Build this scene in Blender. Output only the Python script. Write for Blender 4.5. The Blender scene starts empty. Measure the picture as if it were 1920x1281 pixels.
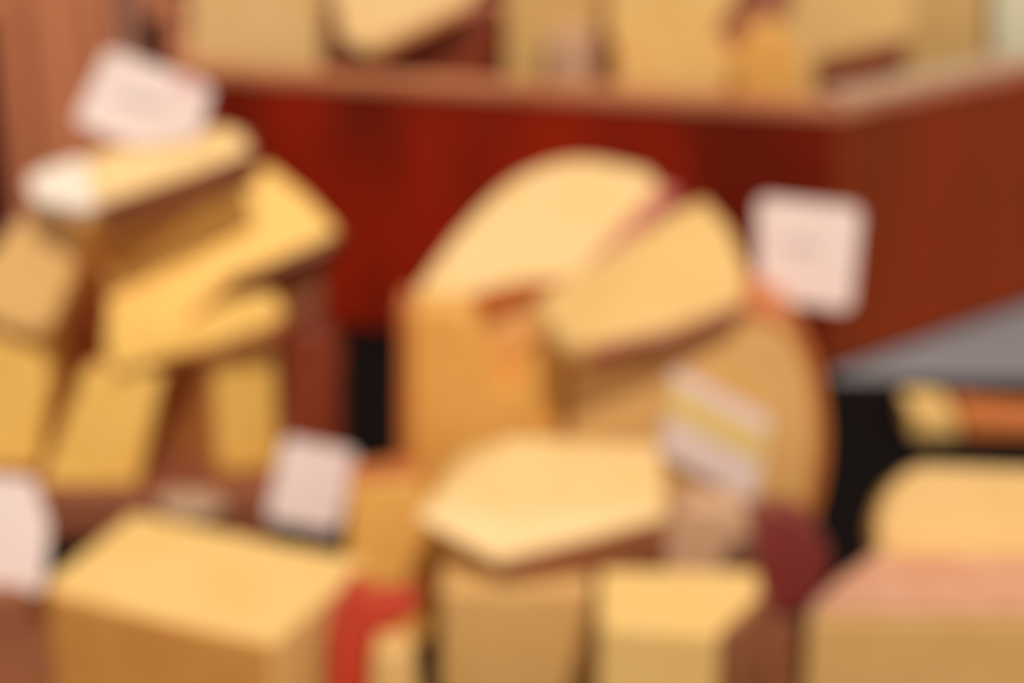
import bpy, bmesh, math, random
from mathutils import Vector, Matrix
random.seed(4)
S = bpy.context.scene
COL = S.collection
R = math.radians

# ------------------------------------------------------------ camera
H = 0.68; PITCH = R(20); FPX = 3460.0; W, HT = 1920, 1281
cd = bpy.data.cameras.new('camera'); cam = bpy.data.objects.new('camera', cd); COL.objects.link(cam)
cam.location = (0, 0, H); cam.rotation_euler = (math.pi/2 - PITCH, 0, 0)
cd.sensor_width = 36; cd.lens = FPX/W*36; cd.clip_start = 0.02; cd.clip_end = 50
# the photo is shot completely out of focus: a real lens focused far too near
cd.dof.use_dof = True; cd.dof.focus_distance = 0.30; cd.dof.aperture_fstop = 8.8
S.camera = cam

# ------------------------------------------------------------ light
w = bpy.data.worlds.new('world'); S.world = w; w.use_nodes = True
nt = w.node_tree; bg = nt.nodes['Background']
bg.inputs[0].default_value = (1.0, 0.88, 0.80, 1); bg.inputs[1].default_value = 0.50
sd = bpy.data.lights.new('sun', 'SUN'); sun = bpy.data.objects.new('sun', sd); COL.objects.link(sun)
sd.energy = 2.55; sd.angle = R(1.2); sd.color = (1.0, 0.93, 0.86)
sun.location = (-1, -1, 3)
_to = Vector((0.16, -0.56, 0.82)).normalized()
sun.rotation_euler = _to.to_track_quat('Z', 'Y').to_euler()
S.view_settings.view_transform = 'Standard'; S.view_settings.look = 'None'
S.view_settings.exposure = 0.0; S.view_settings.gamma = 1.0; S.view_settings.use_curve_mapping = False

# ------------------------------------------------------------ helpers
def lin(c):
    f = lambda x: x/12.92 if x <= 0.04045 else ((x+0.055)/1.055)**2.4
    return tuple(f(v/255) for v in c) + (1,)

def mat(name, c, rough=0.5, c2=None, scale=30, bump=0.15, stretch=(1, 1, 1), sss=0.0, coat=0.0, spec=0.5, lo=0.35, hi=0.7):
    m = bpy.data.materials.new(name); m.use_nodes = True
    t = m.node_tree; b = t.nodes['Principled BSDF']
    tc = t.nodes.new('ShaderNodeTexCoord'); mp = t.nodes.new('ShaderNodeMapping')
    mp.inputs['Scale'].default_value = stretch
    t.links.new(tc.outputs['Object'], mp.inputs['Vector'])
    n = t.nodes.new('ShaderNodeTexNoise'); n.inputs['Scale'].default_value = scale; n.inputs['Detail'].default_value = 6
    t.links.new(mp.outputs[0], n.inputs['Vector'])
    r = t.nodes.new('ShaderNodeValToRGB'); r.color_ramp.elements[0].position = lo; r.color_ramp.elements[1].position = hi
    r.color_ramp.elements[0].color = lin(c); r.color_ramp.elements[1].color = lin(c2 or c)
    t.links.new(n.outputs['Fac'], r.inputs[0]); t.links.new(r.outputs[0], b.inputs['Base Color'])
    b.inputs['Roughness'].default_value = rough
    b.inputs['Specular IOR Level'].default_value = spec
    if coat: b.inputs['Coat Weight'].default_value = coat; b.inputs['Coat Roughness'].default_value = 0.15
    if sss:
        b.inputs['Subsurface Weight'].default_value = sss; b.inputs['Subsurface Scale'].default_value = 0.01
        b.inputs['Subsurface Radius'].default_value = (1.0, 0.5, 0.2)
    if bump:
        n2 = t.nodes.new('ShaderNodeTexNoise'); n2.inputs['Scale'].default_value = scale*4; n2.inputs['Detail'].default_value = 4
        t.links.new(mp.outputs[0], n2.inputs['Vector'])
        bn = t.nodes.new('ShaderNodeBump'); bn.inputs['Strength'].default_value = bump; bn.inputs['Distance'].default_value = 0.002
        t.links.new(n2.outputs['Fac'], bn.inputs['Height']); t.links.new(bn.outputs[0], b.inputs['Normal'])
    return m

def cheese(name, c, c2): return mat(name, c, 0.42, c2, 22, 0.2, sss=0.08, spec=0.4)
M = dict(
    mellow=cheese('mellow_cheese', (230, 188, 116), (224, 180, 106)),
    gold=cheese('golden_cheese', (248, 200, 104), (244, 190, 92)),
    butter=cheese('butter_cheese', (247, 204, 126), (243, 196, 114)),
    cream=cheese('cream_cheese', (244, 206, 140), (240, 198, 128)),
    tan=cheese('tan_cheese', (232, 184, 112), (226, 176, 104)),
    amber=cheese('amber_cheese', (238, 180, 92), (230, 168, 80)),
    sand=cheese('sand_cheese', (222, 182, 112), (216, 176, 108)),
    ivory=cheese('ivory_cheese', (232, 228, 196), (224, 220, 182)),
    white=mat('pale_white', (244, 228, 206), 0.5, (240, 220, 196), 30, 0.2),
    orange=mat('orange_rind_and_shade', (208, 122, 58), 0.5, (196, 108, 48), 30, 0.3),  # rinds, and the shade slab in the left pile's gap
    brown=mat('brown_rind_and_shade', (160, 96, 58), 0.6, (140, 80, 46), 30, 0.4),  # rinds, and painted shade bands below some slices
    rose=mat('rose_brown_rind', (192, 112, 80), 0.5, (178, 98, 68), 40, 0.3),
    sideshade=mat('amber_brown_shade', (204, 136, 74), 0.5, (190, 120, 60), 25, 0.3),  # tone of a shaded cheese face, put into the colour
    orangeside=mat('amber_rind', (226, 158, 78), 0.5, (216, 144, 64), 25, 0.25),
    pink=mat('pink_rind', (208, 128, 104), 0.5, (198, 112, 92), 40, 0.3),
    palepink=mat('pale_pink_rind', (222, 168, 138), 0.5, (206, 138, 100), 40, 0.3),
    redwax=mat('red_wax', (196, 58, 26), 0.3, (182, 48, 20), 20, 0.1, coat=0.2),
    maroon=mat('maroon_wax', (128, 44, 38), 0.35, (116, 38, 32), 20, 0.1, coat=0.3),
    rust=mat('rust_rind', (150, 66, 36), 0.45, (136, 56, 30), 20, 0.2, coat=0.2),
    redwood=mat('red_stained_wood', (160, 36, 10), 0.45, (112, 28, 10), 8, 0.2, (1, 1, 0.4), spec=0.15, lo=0.4, hi=0.62),
    redwood_sidelight=mat('red_wood_sidelight', (144, 50, 10), 0.6, (116, 48, 12), 5, 0.2, (1, 1, 0.4), spec=0.12),  # same red wood; the side faces' different light is mixed into the colour
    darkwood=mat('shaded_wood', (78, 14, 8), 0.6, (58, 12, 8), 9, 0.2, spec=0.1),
    rim=mat('worn_rim_wood', (208, 134, 90), 0.5, (192, 108, 66), 14, 0.2),
    copper=mat('copper_brown_wood', (206, 130, 88), 0.55, (180, 104, 68), 12, 0.3, (1, 1, 0.12)),
    mauve=mat('mauve_brown_wood', (152, 104, 84), 0.55, (136, 88, 70), 12, 0.3, (1, 1, 0.12)),
    board=mat('brown_board_wood', (150, 88, 58), 0.5, (132, 70, 44), 12, 0.3, (0.15, 1, 1)),
    paper=mat('card_paper', (240, 218, 208), 0.7, (236, 212, 200), 20, 0.05),
    lining=mat('parchment', (190, 160, 128), 0.6, (176, 140, 108), 20, 0.2),
    film=mat('wrapping_paper', (212, 170, 132), 0.5, (204, 160, 122), 20, 0.2),
    yellowprint=mat('yellow_print', (236, 204, 120), 0.6, None, 20, 0),
    pinkprint=mat('pink_print', (226, 160, 165), 0.6, None, 20, 0),
    ink=mat('faded_ink', (205, 184, 176), 0.7, None, 20, 0),
    stick=mat('pick_plastic', (120, 50, 60), 0.4, None, 20, 0),
    black=mat('black_cloth', (12, 8, 7), 0.9, (16, 11, 10), 60, 0.3, spec=0.1),
    grey=mat('grey_tabletop', (142, 140, 142), 0.6, (134, 131, 132), 8, 0.1),
    ground=mat('pavement', (120, 116, 112), 0.8, (105, 102, 98), 6, 0.3),
)

def ray(u, v):
    F = Vector((0, math.cos(PITCH), -math.sin(PITCH))); U = Vector((0, math.sin(PITCH), math.cos(PITCH)))
    return F + Vector((1, 0, 0))*((u-W/2)/FPX) + U*((HT/2-v)/FPX)
CAM = Vector((0, 0, H))
def P(u, v, y):
    d = ray(u, v); return CAM + d*(y/d.y)
def G(u, v, z=0.0):
    d = ray(u, v); return CAM + d*((z-H)/d.z)
def nrm(t, yaw=0):
    t, yaw = R(t), R(yaw)
    return Vector((math.sin(t)*math.sin(yaw), -math.sin(t)*math.cos(yaw), math.cos(t)))
def on(u, v, p0, n):
    d = ray(u, v); return CAM + d*((p0-CAM).dot(n)/d.dot(n))

def link(name, bm, m, parent=None, bev=0.0, seg=2, sub=False):
    bmesh.ops.recalc_face_normals(bm, faces=bm.faces)
    me = bpy.data.meshes.new(name); bm.to_mesh(me); bm.free()
    me.materials.append(m)
    o = bpy.data.objects.new(name, me); COL.objects.link(o)
    if parent is not None:
        o.parent = parent; o.matrix_parent_inverse = Matrix.Translation(-parent.location)
    if bev:
        b = o.modifiers.new('bevel', 'BEVEL'); b.width = bev; b.segments = seg; b.limit_method = 'ANGLE'; b.angle_limit = R(30)
        b.harden_normals = False
    return o

def prism_bm(pts, e):
    bm = bmesh.new()
    a = [bm.verts.new(p) for p in pts]; b = [bm.verts.new(p+e) for p in pts]
    n = len(pts)
    bm.faces.new(a); bm.faces.new(b[::-1])
    for i in range(n): bm.faces.new((a[i], a[(i+1) % n], b[(i+1) % n], b[i]))
    return bm

def strip_bm(path, n, e, t, lap=0.0):
    """a shell of thickness t on the outer side of an outline run (path goes clockwise seen from the face normal)"""
    k = len(path); out = []
    for i in range(k):
        a = path[max(0, i-1)]; b = path[min(k-1, i+1)]
        tg = (b-a).normalized(); o = n.cross(tg).normalized()
        out.append(path[i]+o*t)
    return prism_bm([p+n*lap for p in path]+[p+n*lap for p in out[::-1]], e - n*lap*2)

def hull_bm(pts):
    bm = bmesh.new()
    for p in pts: bm.verts.new(p)
    r = bmesh.ops.convex_hull(bm, input=bm.verts)
    junk = [g for g in r['geom_interior']+r['geom_unused'] if isinstance(g, bmesh.types.BMVert)]
    if junk: bmesh.ops.delete(bm, geom=list(set(junk)), context='VERTS')
    bmesh.ops.dissolve_limit(bm, angle_limit=R(2), verts=bm.verts, edges=bm.edges)
    return bm

def smooth(px, closed=False, n=5):
    """Catmull-Rom through pixel points (open run)"""
    out = []
    for i in range(len(px)-1):
        p0 = px[max(i-1, 0)]; p1 = px[i]; p2 = px[i+1]; p3 = px[min(i+2, len(px)-1)]
        for k in range(n):
            s = k/n
            out.append(tuple(0.5*(2*p1[j]+(p2[j]-p0[j])*s+(2*p0[j]-5*p1[j]+4*p2[j]-p3[j])*s*s+(3*p1[j]-p0[j]-3*p2[j]+p3[j])*s**3) for j in (0, 1)))
    out.append(px[-1]); return out

def empty(name, loc):
    o = bpy.data.objects.new(name, None); COL.objects.link(o); o.location = loc; o.empty_display_size = 0.02
    return o
def tag(o, label, cat, group=None, kind=None):
    o['label'] = label; o['category'] = cat
    if group: o['group'] = group
    if kind: o['kind'] = kind
    return o

def resolve(px, p0, n, zb):
    out = []
    for u, v in px:
        if v is not None: out.append(on(u, v, p0, n)); continue
        lo, hi = 200.0, 2600.0
        for _ in range(50):
            m = (lo+hi)/2
            if on(u, m, p0, n).z > zb: lo = m
            else: hi = m
        out.append(on(u, lo, p0, n))
    return out

def piece(name, px, y, t, thick, m, label, cat='cheese', group=None, ref=None, yaw=0, zb=0.0, rinds=(), bev=0.004, zref=None):
    """one cut of cheese: outline on its visible face (tilt t from level), real thickness behind it.
       rinds: (first, last, material, shell thickness[, lap]) runs of the outline that carry a rind, some a painted shade band"""
    n = nrm(t, yaw)
    ru, rv = ref if ref else (px[0][0], px[0][1] if px[0][1] is not None else 640)
    p0 = G(ru, rv, zref) if zref is not None else P(ru, rv, y)
    pts = resolve(px, p0, n, zb)
    e = -n*thick
    allp = pts+[p+e for p in pts]
    stands = any(v is None for u, v in px)
    c = sum(allp, Vector())/len(allp); c.z = min(p.z for p in allp)
    root = tag(empty(name, c), label, cat, group)
    pb = prism_bm(pts, e)
    if stands:
        for vv in pb.verts: vv.co.z = max(vv.co.z, zb)      # the foot is cut level and stands flat
    link('paste', pb, m, root, bev)
    # orientation of the outline as seen along -n
    area = sum((pts[i]-pts[0]).cross(pts[i+1]-pts[0]).dot(n) for i in range(1, len(pts)-1))
    for r in rinds:
        a, b, rm, tk = r[:4]
        run = [pts[i % len(pts)] for i in range(a, b+1)]
        if area > 0: run = run[::-1]
        rb = strip_bm(run, n, e, tk)
        if stands:
            for vv in rb.verts: vv.co.z = max(vv.co.z, zb)
        link('rind', rb, rm, root, 0.002)
    return root

def box_between(a, b, thick, z0, z1, inward):
    """upright panel on the ground segment a-b"""
    o = inward*thick
    pts = [Vector((a.x, a.y, z0)), Vector((b.x, b.y, z0)), Vector((b.x+o.x, b.y+o.y, z0)), Vector((a.x+o.x, a.y+o.y, z0))]
    return prism_bm(pts, Vector((0, 0, z1-z0)))

def abox(x0, x1, y0, y1, z0, z1):
    return prism_bm([Vector((x0, y0, z0)), Vector((x1, y0, z0)), Vector((x1, y1, z0)), Vector((x0, y1, z0))], Vector((0, 0, z1-z0)))

# ------------------------------------------------------------ setting: pavement, table, cloth
o = link('floor', abox(-3, 3, -1, 6, -0.80, -0.75), M['ground']); o['kind'] = 'structure'
tb = tag(empty('market_table', (0, 1.6, -0.75)), 'grey market table carrying the crates and the cheese', 'table')
link('tabletop', abox(-1.0, 1.3, 0.55, 3.0, -0.03, -0.004), M['grey'], tb, 0.004)
for x in (-0.95, 1.25):
    for y in (0.6, 2.95):
        link('leg', abox(x-0.03, x+0.03, y-0.03, y+0.03, -0.75, -0.03), M['grey'], tb, 0.004)
ye = G(1650, 712).y
xk = G(1560, 700).x
ck = link('tablecloth', prism_bm([Vector(p) for p in ((-0.85, 0.56, -0.004), (0.95, 0.56, -0.004), (0.95, ye, -0.004), (xk, ye, -0.004), (xk-0.03, 2.45, -0.004), (-0.85, 2.45, -0.004))], Vector((0, 0, 0.004))), M['black'])
tag(ck, 'black cloth spread on the table under the piles of cheese', 'tablecloth')

# ------------------------------------------------------------ large red crate behind
K0 = G(1540, 702, 0); KL = G(335, 588, 0); KR0 = G(1920, 572, 0)
KR = K0+(KR0-K0)*2.2; KB = KL+Vector((-0.10, 0.50, 0))
ZR = 0.268
cr = tag(empty('wooden_crate', K0), 'large red-stained wooden crate full of cheese behind the front piles', 'crate')
def inward(a, b):
    d = (b-a).normalized(); n = Vector((-d.y, d.x, 0)); c = (K0+KB)/2
    return n if (c-a).dot(n) > 0 else -n
T = 0.016
link('front_panel', box_between(KL, K0, T, 0.004, ZR, inward(KL, K0)), M['redwood'], cr, 0.002)
link('side_panel', box_between(K0, KR, T, 0.004, ZR, inward(K0, KR)), M['redwood_sidelight'], cr, 0.002)
link('back_panel', box_between(KR, KB, T, 0.004, ZR, inward(KR, KB)), M['redwood_sidelight'], cr, 0.002)
link('side_panel', box_between(KB, KL, T, 0.004, ZR, inward(KB, KL)), M['redwood_sidelight'], cr, 0.002)
ZF = 0.17
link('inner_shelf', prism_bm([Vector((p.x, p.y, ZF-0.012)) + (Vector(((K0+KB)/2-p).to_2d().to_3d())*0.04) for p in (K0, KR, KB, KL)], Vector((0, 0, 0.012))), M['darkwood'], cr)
for a, b, rm in ((KL, K0, M['rim']), (K0, KR, M['rim']), (KR, KB, M['rim']), (KB, KL, M['rim'])):
    i = inward(a, b)
    link('rim', box_between(a-i*0.004, b-i*0.004, T+0.016, ZR, ZR+0.014, i), rm, cr, 0.002)
i = inward(K0, KR); a = K0+(KR-K0)*0.02; b = K0+(KR-K0)*0.42
ln = link('paper_liner', box_between(a-i*0.005, b-i*0.005, 0.05, ZR+0.0145, ZR+0.017, i), M['lining'])
tag(ln, 'beige paper lying along the right rim of the red crate', 'paper')

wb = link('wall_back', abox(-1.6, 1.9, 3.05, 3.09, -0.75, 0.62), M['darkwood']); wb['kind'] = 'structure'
# ------------------------------------------------------------ slatted crate at the left edge
def slat_crate():
    y = 1.74
    root = tag(empty('slatted_crate', (P(170, 640, y).x, y, 0)), 'copper-brown wooden crate with upright slats behind the left pile', 'crate')
    zt = 0.42
    for u0, u1, mm in ((46, 98, 'copper'), (106, 205, 'copper'), (213, 250, 'copper'), (256, 306, 'mauve')):
        a = P(u0, 640, y).x; b = P(u1, 640, y).x
        link('slat', abox(a, b, y, y+0.012, 0.004, zt), M[mm], root, 0.002)
    a = P(-90, 640, y).x; b = P(336, 640, y).x
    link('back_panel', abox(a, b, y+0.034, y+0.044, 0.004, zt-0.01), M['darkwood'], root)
    link('rail', abox(a+0.01, b, y+0.012, y+0.034, 0.02, 0.05), M['copper'], root)
    link('rail', abox(a+0.01, b, y+0.012, y+0.034, zt-0.05, zt-0.02), M['copper'], root)
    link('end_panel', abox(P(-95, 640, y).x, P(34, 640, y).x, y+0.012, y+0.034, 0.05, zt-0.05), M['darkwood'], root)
slat_crate()

# ------------------------------------------------------------ cheese in the red crate
CG = 'cheeses in the red crate'
piece('cheese_block', [(352, None), (352, -40), (600, -40), (603, None)], 2.02, 90, 0.08, M['cream'],
      'tan cheese block at the left end of the red crate', group=CG, zb=ZF+.001, ref=(345, 100))
piece('cheese_wedge', [(612, -60), (930, -60), (878, 8), (690, 98), (640, 78), (630, 20)], 1.99, 72, 0.03, M['cream'],
      'pale cheese wedge leaning with its brown rind downward in the crate', group=CG, ref=(640, 78), rinds=[(2, 3, M['orange'], 0.008)])
piece('cheese_block', [(640, None), (625, 100), (700, 95), (925, 20), (935, None)], 2.03, 90, 0.05, M['rust'],
      'rust-brown cheese rind showing below the pale leaning wedge', group=CG, zb=ZF+.001, ref=(700, 115))
piece('cheese_block', [(945, None), (948, -40), (1132, -40), (1135, None)], 1.96, 90, 0.09, M['sand'],
      'sand-coloured cheese block in the middle of the red crate', group=CG, zb=ZF+.001, ref=(945, 100))
piece('cheese_piece', smooth([(1030, 105), (1035, 70), (1080, 55), (1125, 70), (1128, 108)])+[(1120, None), (1035, None)], 1.925, 90, 0.03, M['film'],
      'small pale rounded cheese piece in front of the sand-coloured block', group=CG, zb=ZF+.001, ref=(1030, 105))
piece('cheese_block', [(1158, None), (1155, 100), (1140, 60), (1145, -40), (1400, -40), (1345, 60), (1385, 120), (1400, None)], 1.88, 90, 0.07, M['butter'],
      'bright yellow cheese block standing just behind the crate front', group=CG, zb=ZF+.001, ref=(1160, 165))
piece('cheese_wedge', [(1375, None), (1380, 120), (1410, 62), (1470, 50), (1500, 110), (1510, None)], 1.855, 90, 0.05, M['amber'],
      'amber cheese wedge at the near corner of the red crate', group=CG, zb=ZF+.001, ref=(1375, 205))
piece('cheese_slab', [(1335, 85), (1430, -40), (1500, -40), (1480, 20), (1375, 98)], 1.90, 75, 0.02, M['brown'],
      'brown rind slab between the bright block and the large pale wedge', group=CG, ref=(1375, 98))
piece('cheese_wedge', [(1470, None), (1465, 60), (1500, -40), (1720, -40), (1705, 72), (1530, 112), (1525, None)], 1.955, 80, 0.06, M['sand'],
      'large pale cheese wedge with a brown rind on the crate right side', group=CG, zb=ZF+.001, ref=(1530, 112), rinds=[(4, 5, M['brown'], 0.014)])
piece('cheese_block', [(1700, None), (1695, -40), (1845, -40), (1848, None)], 2.10, 90, 0.07, M['sand'],
      'tall sand-coloured cheese block at the right of the crate', group=CG, zb=ZF+.001, ref=(1700, 90))
piece('cheese_block', [(1862, None), (1862, -40), (1980, -40), (1980, None)], 2.16, 90, 0.07, M['ivory'],
      'ivory white cheese block cut by the right edge', group=CG, zb=ZF+.001, ref=(1862, 90))

# ------------------------------------------------------------ left pile on its board
ZB = 0.054
LG = 'left pile of cheese'
bx0, bx1 = P(-110, 900, 1.36).x, P(520, 900, 1.36).x
bd = tag(empty('cheese_board', ((bx0+bx1)/2, 1.5, 0)), 'brown wooden board carrying the left pile of cheese', 'board')
link('board_top', abox(bx0, bx1, 1.36, 1.66, 0.012, ZB), M['board'], bd, 0.004)
for x in (bx0+0.03, (bx0+bx1)/2, bx1-0.03):
    link('foot', abox(x-0.02, x+0.02, 1.365, 1.655, 0.0, 0.012), M['board'], bd, 0.002)

piece('cheese_block', [(-70, None), (-70, 650), (0, 628), (75, 660), (94, 720), (72, None)], 1.405, 84, 0.09, M['gold'],
      'yellow cheese block at the bottom left of the left pile', group=LG, zb=ZB, ref=(0, 880), bev=0.006)
piece('cheese_wedge', [(160, 690), (306, 700), (256, None), (72, None)], 1.375, 80, 0.045, M['gold'],
      'bright yellow slanting cheese slice in the bottom row of the left pile', group=LG, zb=ZB, ref=(160, 885), bev=0.004)
def corner_block(name, ul, uc, ur, yl, yc, yr, vt, back, m, label, group, z0, rind=None):
    zt = P(uc, vt, yc).z
    a, b, c = P(ul, 640, yl), P(uc, 640, yc), P(ur, 640, yr)
    d = [Vector((p.x, p.y, z0)) for p in (a, b, c)]
    q = [d[0], d[1], d[2], d[2]+Vector((-0.01, back, 0)), d[0]+Vector((0.02, back, 0))]
    cen = sum(q, Vector())/5
    root = tag(empty(name, cen), label, 'cheese', group)
    link('paste', prism_bm(q, Vector((0, 0, zt-z0))), m, root, 0.004)
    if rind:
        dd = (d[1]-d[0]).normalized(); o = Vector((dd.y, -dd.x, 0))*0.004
        link('rind', prism_bm([d[0], d[1]-dd*0.004, d[1]-dd*0.004+o, d[0]+o], Vector((0, 0, zt-z0-0.002))), rind, root, 0.001)  # thin panel that paints the left face as shaded
    return root
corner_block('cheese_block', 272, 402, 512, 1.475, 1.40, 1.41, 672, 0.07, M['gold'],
             'golden cheese block standing with one corner forward under the left pile', LG, ZB, M['sideshade'])
piece('cheese_block', [(524, None), (522, 640), (560, 612), (604, 620), (634, 690), (636, None)], 1.50, 88, 0.06, M['rust'],
      'rust-red cheese standing at the right end of the left pile', group=LG, zb=ZB*0, ref=(560, 850), bev=0.006)
piece('cheese_block', [(92, None), (100, 560), (140, 415), (300, 375), (455, 318), (480, 420), (485, None)], 1.55, 90, 0.07, M['amber'],
      'amber cheese block in shade under the topmost slice of the left pile', group=LG, zb=ZB, ref=(200, 640))
piece('cheese_wedge', [(195, 655), (200, 590), (330, 612), (430, 560), (512, 548), (530, 590), (505, 636), (340, 665), (215, 700)], 1.385, 68, 0.035, M['gold'],
      'yellow cheese slice just below the broad tilted slice of the left pile', group=LG, ref=(340, 665), rinds=[(5, 7, M['orange'], 0.004)])
piece('cheese_block', [(420, None), (425, 560), (520, 520), (600, 505), (606, 570), (560, 600), (520, None)], 1.50, 85, 0.03, M['brown'],
      'brown-rinded cheese end poking out under the broad tilted slice', group=LG, zb=0.15, ref=(560, 590))
piece('cheese_wedge', [(500, 305), (570, 360), (634, 428), (600, 462), (430, 520), (330, 615), (205, 606), (195, 545), (230, 500), (355, 400)], 1.425, 46, 0.026, M['gold'],
      'broad tilted yellow cheese slice in the middle of the left pile', group=LG, ref=(330, 615), rinds=[(2, 4, M['brown'], 0.004)], bev=0.005)  # brown lower edge carries the slice's underside shade in its colour
t = piece('cheese_wedge', [(160, 290), (300, 258), (412, 232), (455, 246), (470, 282), (350, 325), (185, 380)], 1.385, 24, 0.034, M['cream'],
      'topmost cheese slice of the left pile with a white end', group=LG, ref=(165, 385), rinds=[(3, 6, M['brown'], 0.004)])  # brown edge strip stands in for the shadow below the slice
n = nrm(24); p0 = P(165, 385, 1.385)
wp = [on(u, v, p0, n) for u, v in ((160, 290), (185, 380), (150, 388), (58, 368), (48, 330), (90, 308))]
link('white_end', prism_bm(wp, -n*0.013), M['white'], t, 0.004)['label'] = 'white end of the slice'  # separate pale piece at the slice's left end
piece('cheese_wedge', [(75, 388), (150, 428), (135, 520), (92, 622), (40, 625), (-40, 590), (-40, 500), (10, 440)], 1.40, 72, 0.04, M['tan'],
      'tan cheese wedge leaning at the left side of the left pile', group=LG, ref=(60, 640), rinds=[(7, 8, M['palepink'], 0.004)])

piece('cheese_wedge', [(70, None), (126, 500), (165, 480), (210, 600), (262, None)], 1.50, 86, 0.03, M['orange'],
      'orange-brown slab standing for the shade in the gap at the left of the left pile', group=LG, zb=ZB, ref=(126, 800))  # slab added to colour the shaded gap
sc = link('paper_scrap', prism_bm([G(u, v, ZB+0.0005) for u, v in ((292, 932), (330, 918), (398, 922), (424, 950), (380, 975), (310, 968))], Vector((0, 0, 0.001))), M['lining'])
tag(sc, 'beige scrap of paper lying on the brown board below the left pile', 'paper')
# ------------------------------------------------------------ front left
FG = 'front cheeses at the left'
piece('cheese_wedge', [(250, 958), (540, 1020), (692, 1048), (510, 1205), (300, 1160), (98, 1108), (90, 1085)], 1.0, 0, 0.119, M['butter'],
      'thick golden cheese wedge with a broad flat top at the front left', group=FG, zref=0.12, ref=(250, 958), rinds=[(3, 6, M['orangeside'], 0.003)], bev=0.004)
piece('cheese_block', [(-60, None), (-60, 1105), (40, 1112), (72, 1195), (124, 1240), (132, None)], 1.09, 82, 0.05, M['brown'],
      'brown rinded cheese in the bottom left corner', group=FG, ref=(0, 1200))
piece('cheese_wedge', [(640, None), (652, 908), (785, 892), (818, 1000), (818, None)], 1.22, 80, 0.04, M['amber'],
      'tan cheese wedge with a reddish top rind beside the small white card', group=FG, ref=(700, 1100), rinds=[(1, 2, M['orange'], 0.006)])
piece('cheese_wedge', [(610, None), (612, 1150), (655, 1088), (700, 1122), (785, 1115), (782, 1158), (700, 1205), (668, None)], 1.02, 80, 0.03, M['redwax'],
      'red waxed cheese wedge beside the thick golden wedge', group=FG, ref=(650, 1200))
piece('cheese_piece', [(672, None), (700, 1216), (772, 1222), (808, None)], 0.985, 84, 0.03, M['tan'],
      'small tan cheese piece before the red waxed wedge', group=FG, ref=(700, 1240))

# ------------------------------------------------------------ centre pile
MG = 'centre pile of cheese'
piece('cheese_block', [(766, None), (768, 580), (860, 572), (892, 600), (952, 735), (1000, 650), (1062, 665), (1062, None)], 1.31, 90, 0.05, M['amber'],
      'tall amber cheese block on the left of the centre pile', group=MG, ref=(800, 700), rinds=[(0, 1, M['orange'], 0.008)], bev=0.006)
piece('cheese_block', [(830, None), (830, 588), (1062, 588), (1062, None)], 1.362, 90, 0.12, M['tan'],
      'tan cheese set back behind the notch of the tall amber block', group=MG, ref=(830, 700))
arc = smooth([(1400, 604), (1472, 622), (1514, 700), (1530, 810), (1524, 900), (1505, 980)])
piece('half_wheel', [(1066, None), (1066, 704), (1240, 690), (1350, 655)]+arc+[(1488, None)], 1.30, 90, 0.12, M['tan'],
      'upright half wheel with rounded orange rind bearing the yellow and white label', group=MG, ref=(1066, 800),
      rinds=[(4, 4+len(arc), M['orange'], 0.009)], bev=0.006)
arc = smooth([(772, 548), (860, 430), (960, 335), (1080, 295), (1218, 318)])
piece('cheese_wedge', arc+[(1238, 345), (1150, 440), (1080, 518), (960, 528), (870, 552)], 1.34, 16, 0.026, M['cream'],
      'broad pale cheese wedge with pink rind crowning the centre pile', group=MG, ref=(870, 552),
      rinds=[(len(arc), len(arc)+2, M['pink'], 0.016), (len(arc)+2, len(arc)+5, M['orange'], 0.004)], bev=0.005)
def faceted_wedge():
    n = nrm(34); p0 = P(1100, 658, 1.25); th = 0.025
    top = [(1140, 570), (1212, 462), (1270, 390), (1320, 368), (1370, 425), (1396, 490), (1394, 575), (1250, 628), (1104, 658)]
    low = [(1000, 560), (1182, 480), (1050, 650)]
    tp = [on(u, v, p0, n) for u, v in top]; lw = [on(u, v, p0-n*0.012, n) for u, v in low]
    pts = tp+lw+[p-n*th for p in tp]+[p-n*(th-0.012) for p in lw]
    c = sum(pts, Vector())/len(pts); c.z = min(p.z for p in pts)
    root = tag(empty('cheese_wedge', c), 'pale wedge with rose rind resting on the upright half wheel', 'cheese', MG)
    link('paste', hull_bm(pts), M['mellow'], root, 0.005)
    link('rind', strip_bm(tp[6:9], -n, -n*th, 0.007), M['rose'], root, 0.002)
faceted_wedge()
# front wedge with a ridge
def ridge_wedge():
    A, B, C = P(782, 966, 1.15), P(932, 1050, 1.13), P(1250, 966, 1.165)
    D, E, Fp = P(1236, 834, 1.25), P(965, 818, 1.25), P(870, 848, 1.25)
    zlo = min(A.z, B.z, C.z)
    dn = Vector((0, 0, -0.004))
    body = [A, B, C, D, E, Fp, A+dn, B+dn, C+dn] + [Vector((q.x, q.y+0.01, zlo)) for q in (D, Fp)]
    c = sum(body, Vector())/len(body); c.z = 0.1
    root = tag(empty('cheese_wedge', c), 'pale yellow wedge with a front ridge lying before the centre pile', 'cheese', MG)
    link('paste', hull_bm(body), M['cream'], root, 0.005)
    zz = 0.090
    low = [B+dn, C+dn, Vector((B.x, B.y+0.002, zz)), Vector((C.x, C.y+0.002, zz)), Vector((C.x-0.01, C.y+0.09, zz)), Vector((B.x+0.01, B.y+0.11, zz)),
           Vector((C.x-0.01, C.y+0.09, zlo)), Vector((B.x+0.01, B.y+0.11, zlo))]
    link('rind', hull_bm(low), M['brown'], root, 0.002)['label'] = 'brown slab standing for the shade underneath'  # brown slab in place of the shadow band below the wedge
ridge_wedge()
piece('cheese_block', [(824, None), (824, 1104), (1112, 1104), (1116, None)], 1.13, 90, 0.13, M['tan'],
      'tan flat-faced cheese block at the bottom middle of the picture', group=MG, ref=(900, 1200))
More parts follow.
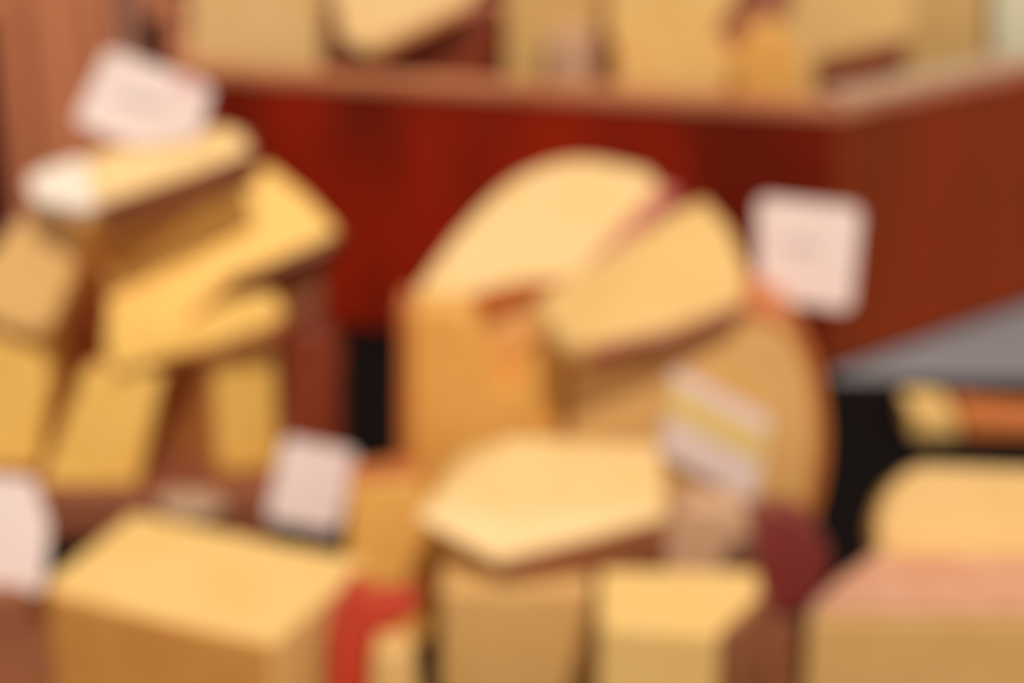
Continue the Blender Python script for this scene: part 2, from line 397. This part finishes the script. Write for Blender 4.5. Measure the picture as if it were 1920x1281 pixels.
piece('cheese_wedge', [(1122, 1064), (1422, 1068), (1426, 1110), (1348, 1186), (1122, 1168)], 1.05, 0, 0.108, M['butter'],
      'yellow cheese block with a brown right end at the bottom middle', group=MG, zref=0.109, ref=(1122, 1064),
      rinds=[(2, 3, M['brown'], 0.006)])
piece('cheese_block', [(1250, None), (1246, 985), (1290, 945), (1400, 955), (1428, 1070), (1436, None)], 1.19, 82, 0.05, M['film'],
      'dull beige cheese tucked under the half wheel', group=MG, ref=(1300, 1070))
arc = smooth([(1408, 985), (1440, 960), (1500, 966), (1548, 1020), (1552, 1085), (1505, 1150)])
piece('cheese_block', [(1436, None), (1436, 1158), (1496, 1164), (1490, None)], 1.12, 88, 0.04, M['brown'],
      'narrow brown-rinded cheese upright under the maroon waxed one', group=MG, ref=(1440, 1200))
piece('waxed_cheese', [(1432, 1150), (1425, 1090)]+arc, 1.12, 84, 0.035, M['maroon'],
      'small rounded cheese in dark maroon wax right of the yellow block', group=MG, ref=(1440, 1100), bev=0.01)

# ------------------------------------------------------------ right pile
RG = 'right pile of cheese'
r = piece('cheese_wedge', [(1512, 1150), (1570, 1092), (1640, 1040), (2060, 1030), (2060, 1160)], 1.1, 0, 0.074, M['tan'],
      'large tan-coloured cheese with a pink top rind in the bottom right corner', group=RG, zref=0.075, ref=(1640, 1040), bev=0.005)
tp = [G(u, v, 0.0755) for u, v in ((1516, 1148), (1572, 1093), (1641, 1042), (2056, 1033), (2056, 1157))]
link('rind', prism_bm(tp, Vector((0, 0, 0.003))), M['palepink'], r, 0.001)['label'] = 'pale pink top rind'
arc = smooth([(1652, 1045), (1645, 980), (1672, 915), (1725, 872)])
piece('cheese_wedge', arc+[(2040, 885), (2040, 1050)], 1.20, 62, 0.035, M['mellow'],
      'golden cheese wedge resting on the pink-rinded cheese at the right', group=RG, ref=(1652, 1045), bev=0.006)
piece('cheese_block', [(1708, None), (1706, 765), (1790, 770), (1800, None)], 1.60, 90, 0.05, M['butter'],
      'small bright cheese block standing alone behind the right pile', group=RG, ref=(1708, 780))
piece('cheese_block', [(1804, None), (1800, 775), (1990, 790), (1990, None)], 1.60, 90, 0.05, M['orange'],
      'small orange-brown cheese block cut by the right edge', group=RG, ref=(1804, 780))

# ------------------------------------------------------------ price cards
def card(px, y, t, label, cat='price card', yaw=0, group='paper price cards', marks=(), stick=None, name='price_card', thick=0.0012, p0=None, zref=None):
    n = nrm(t, yaw); p0 = P(px[0][0], px[0][1], y)
    pts = [on(u, v, p0, n) for u, v in px]
    c = sum(pts, Vector())/len(pts); c.z = min(p.z for p in pts)
    root = tag(empty(name, c), label, cat, group)
    link('card', prism_bm(pts, -n*thick), M['paper'], root, 0.0)
    for nm, mp, mm in marks:
        q = [on(u, v, p0, n)+n*0.0005 for u, v in mp]
        link(nm, prism_bm(q, -n*0.0004), M[mm], root)
    if stick:
        (u0, v0), (u1, v1), rad = stick
        a = on(u0, v0, p0, n)-n*0.003; b = on(u1, v1, p0, n)-n*0.003
        d = (b-a).normalized(); s = d.cross(n).normalized()*rad
        link('stick', prism_bm([a-s-n*rad*.5, a+s-n*rad*.5, a+s+n*rad*.5, a-s+n*rad*.5], b-a), M['stick'], root)
    return root
def rc(px, r=0.07):
    out = []
    k = len(px)
    for i in range(k):
        a, b, c = px[i-1], px[i], px[(i+1) % k]
        out.append((b[0]+(a[0]-b[0])*r, b[1]+(a[1]-b[1])*r)); out.append((b[0]+(c[0]-b[0])*r, b[1]+(c[1]-b[1])*r))
    return out
def smudge(u0, v0, u1, v1, h=9):
    return smooth([(u0, v0), (u0+(u1-u0)*.5, v0+(v1-v0)*.5-h), (u1, v1)])+smooth([(u1-4, v1+h), (u0+(u1-u0)*.5, v0+(v1-v0)*.5+h*1.4), (u0+4, v0+h)])
card(rc([(202, 90), (398, 162), (372, 262), (250, 275), (138, 228)]), 1.475, 70, 'tilted white price card with a pink mark on top of the left pile',
     marks=[('pink_mark', [(335, 144), (372, 158), (366, 178), (332, 164)], 'pinkprint'), ('faded_smudge', smudge(210, 175, 310, 200), 'ink')],
     stick=((290, 200), (270, 285), 0.002))
card(rc([(533, 820), (668, 846), (634, 998), (498, 974)]), 1.335, 74, 'small white price card standing in front of the left pile board',
     stick=((590, 900), (580, 1045), 0.002))
card(rc([(-40, 890), (62, 898), (92, 985), (80, 1112), (-40, 1105)]), 1.13, 72, 'white price card cut off by the left edge of the picture',
     stick=((10, 1000), (0, 1130), 0.002))
card(rc([(1420, 368), (1616, 388), (1596, 584), (1422, 556)]), 1.40, 76, 'square white price card standing on the right of the centre pile',
     marks=[('faded_smudge', smudge(1460, 455, 1545, 462), 'ink')], stick=((1480, 500), (1425, 640), 0.003))
card([(1264, 688), (1446, 786), (1412, 944), (1236, 850)], 1.296, 88, 'white label with a yellow band on the upright half wheel', cat='label', name='paper_label', group=None,
     marks=[('yellow_band', [(1258, 722), (1438, 815), (1425, 868), (1248, 775)], 'yellowprint')])
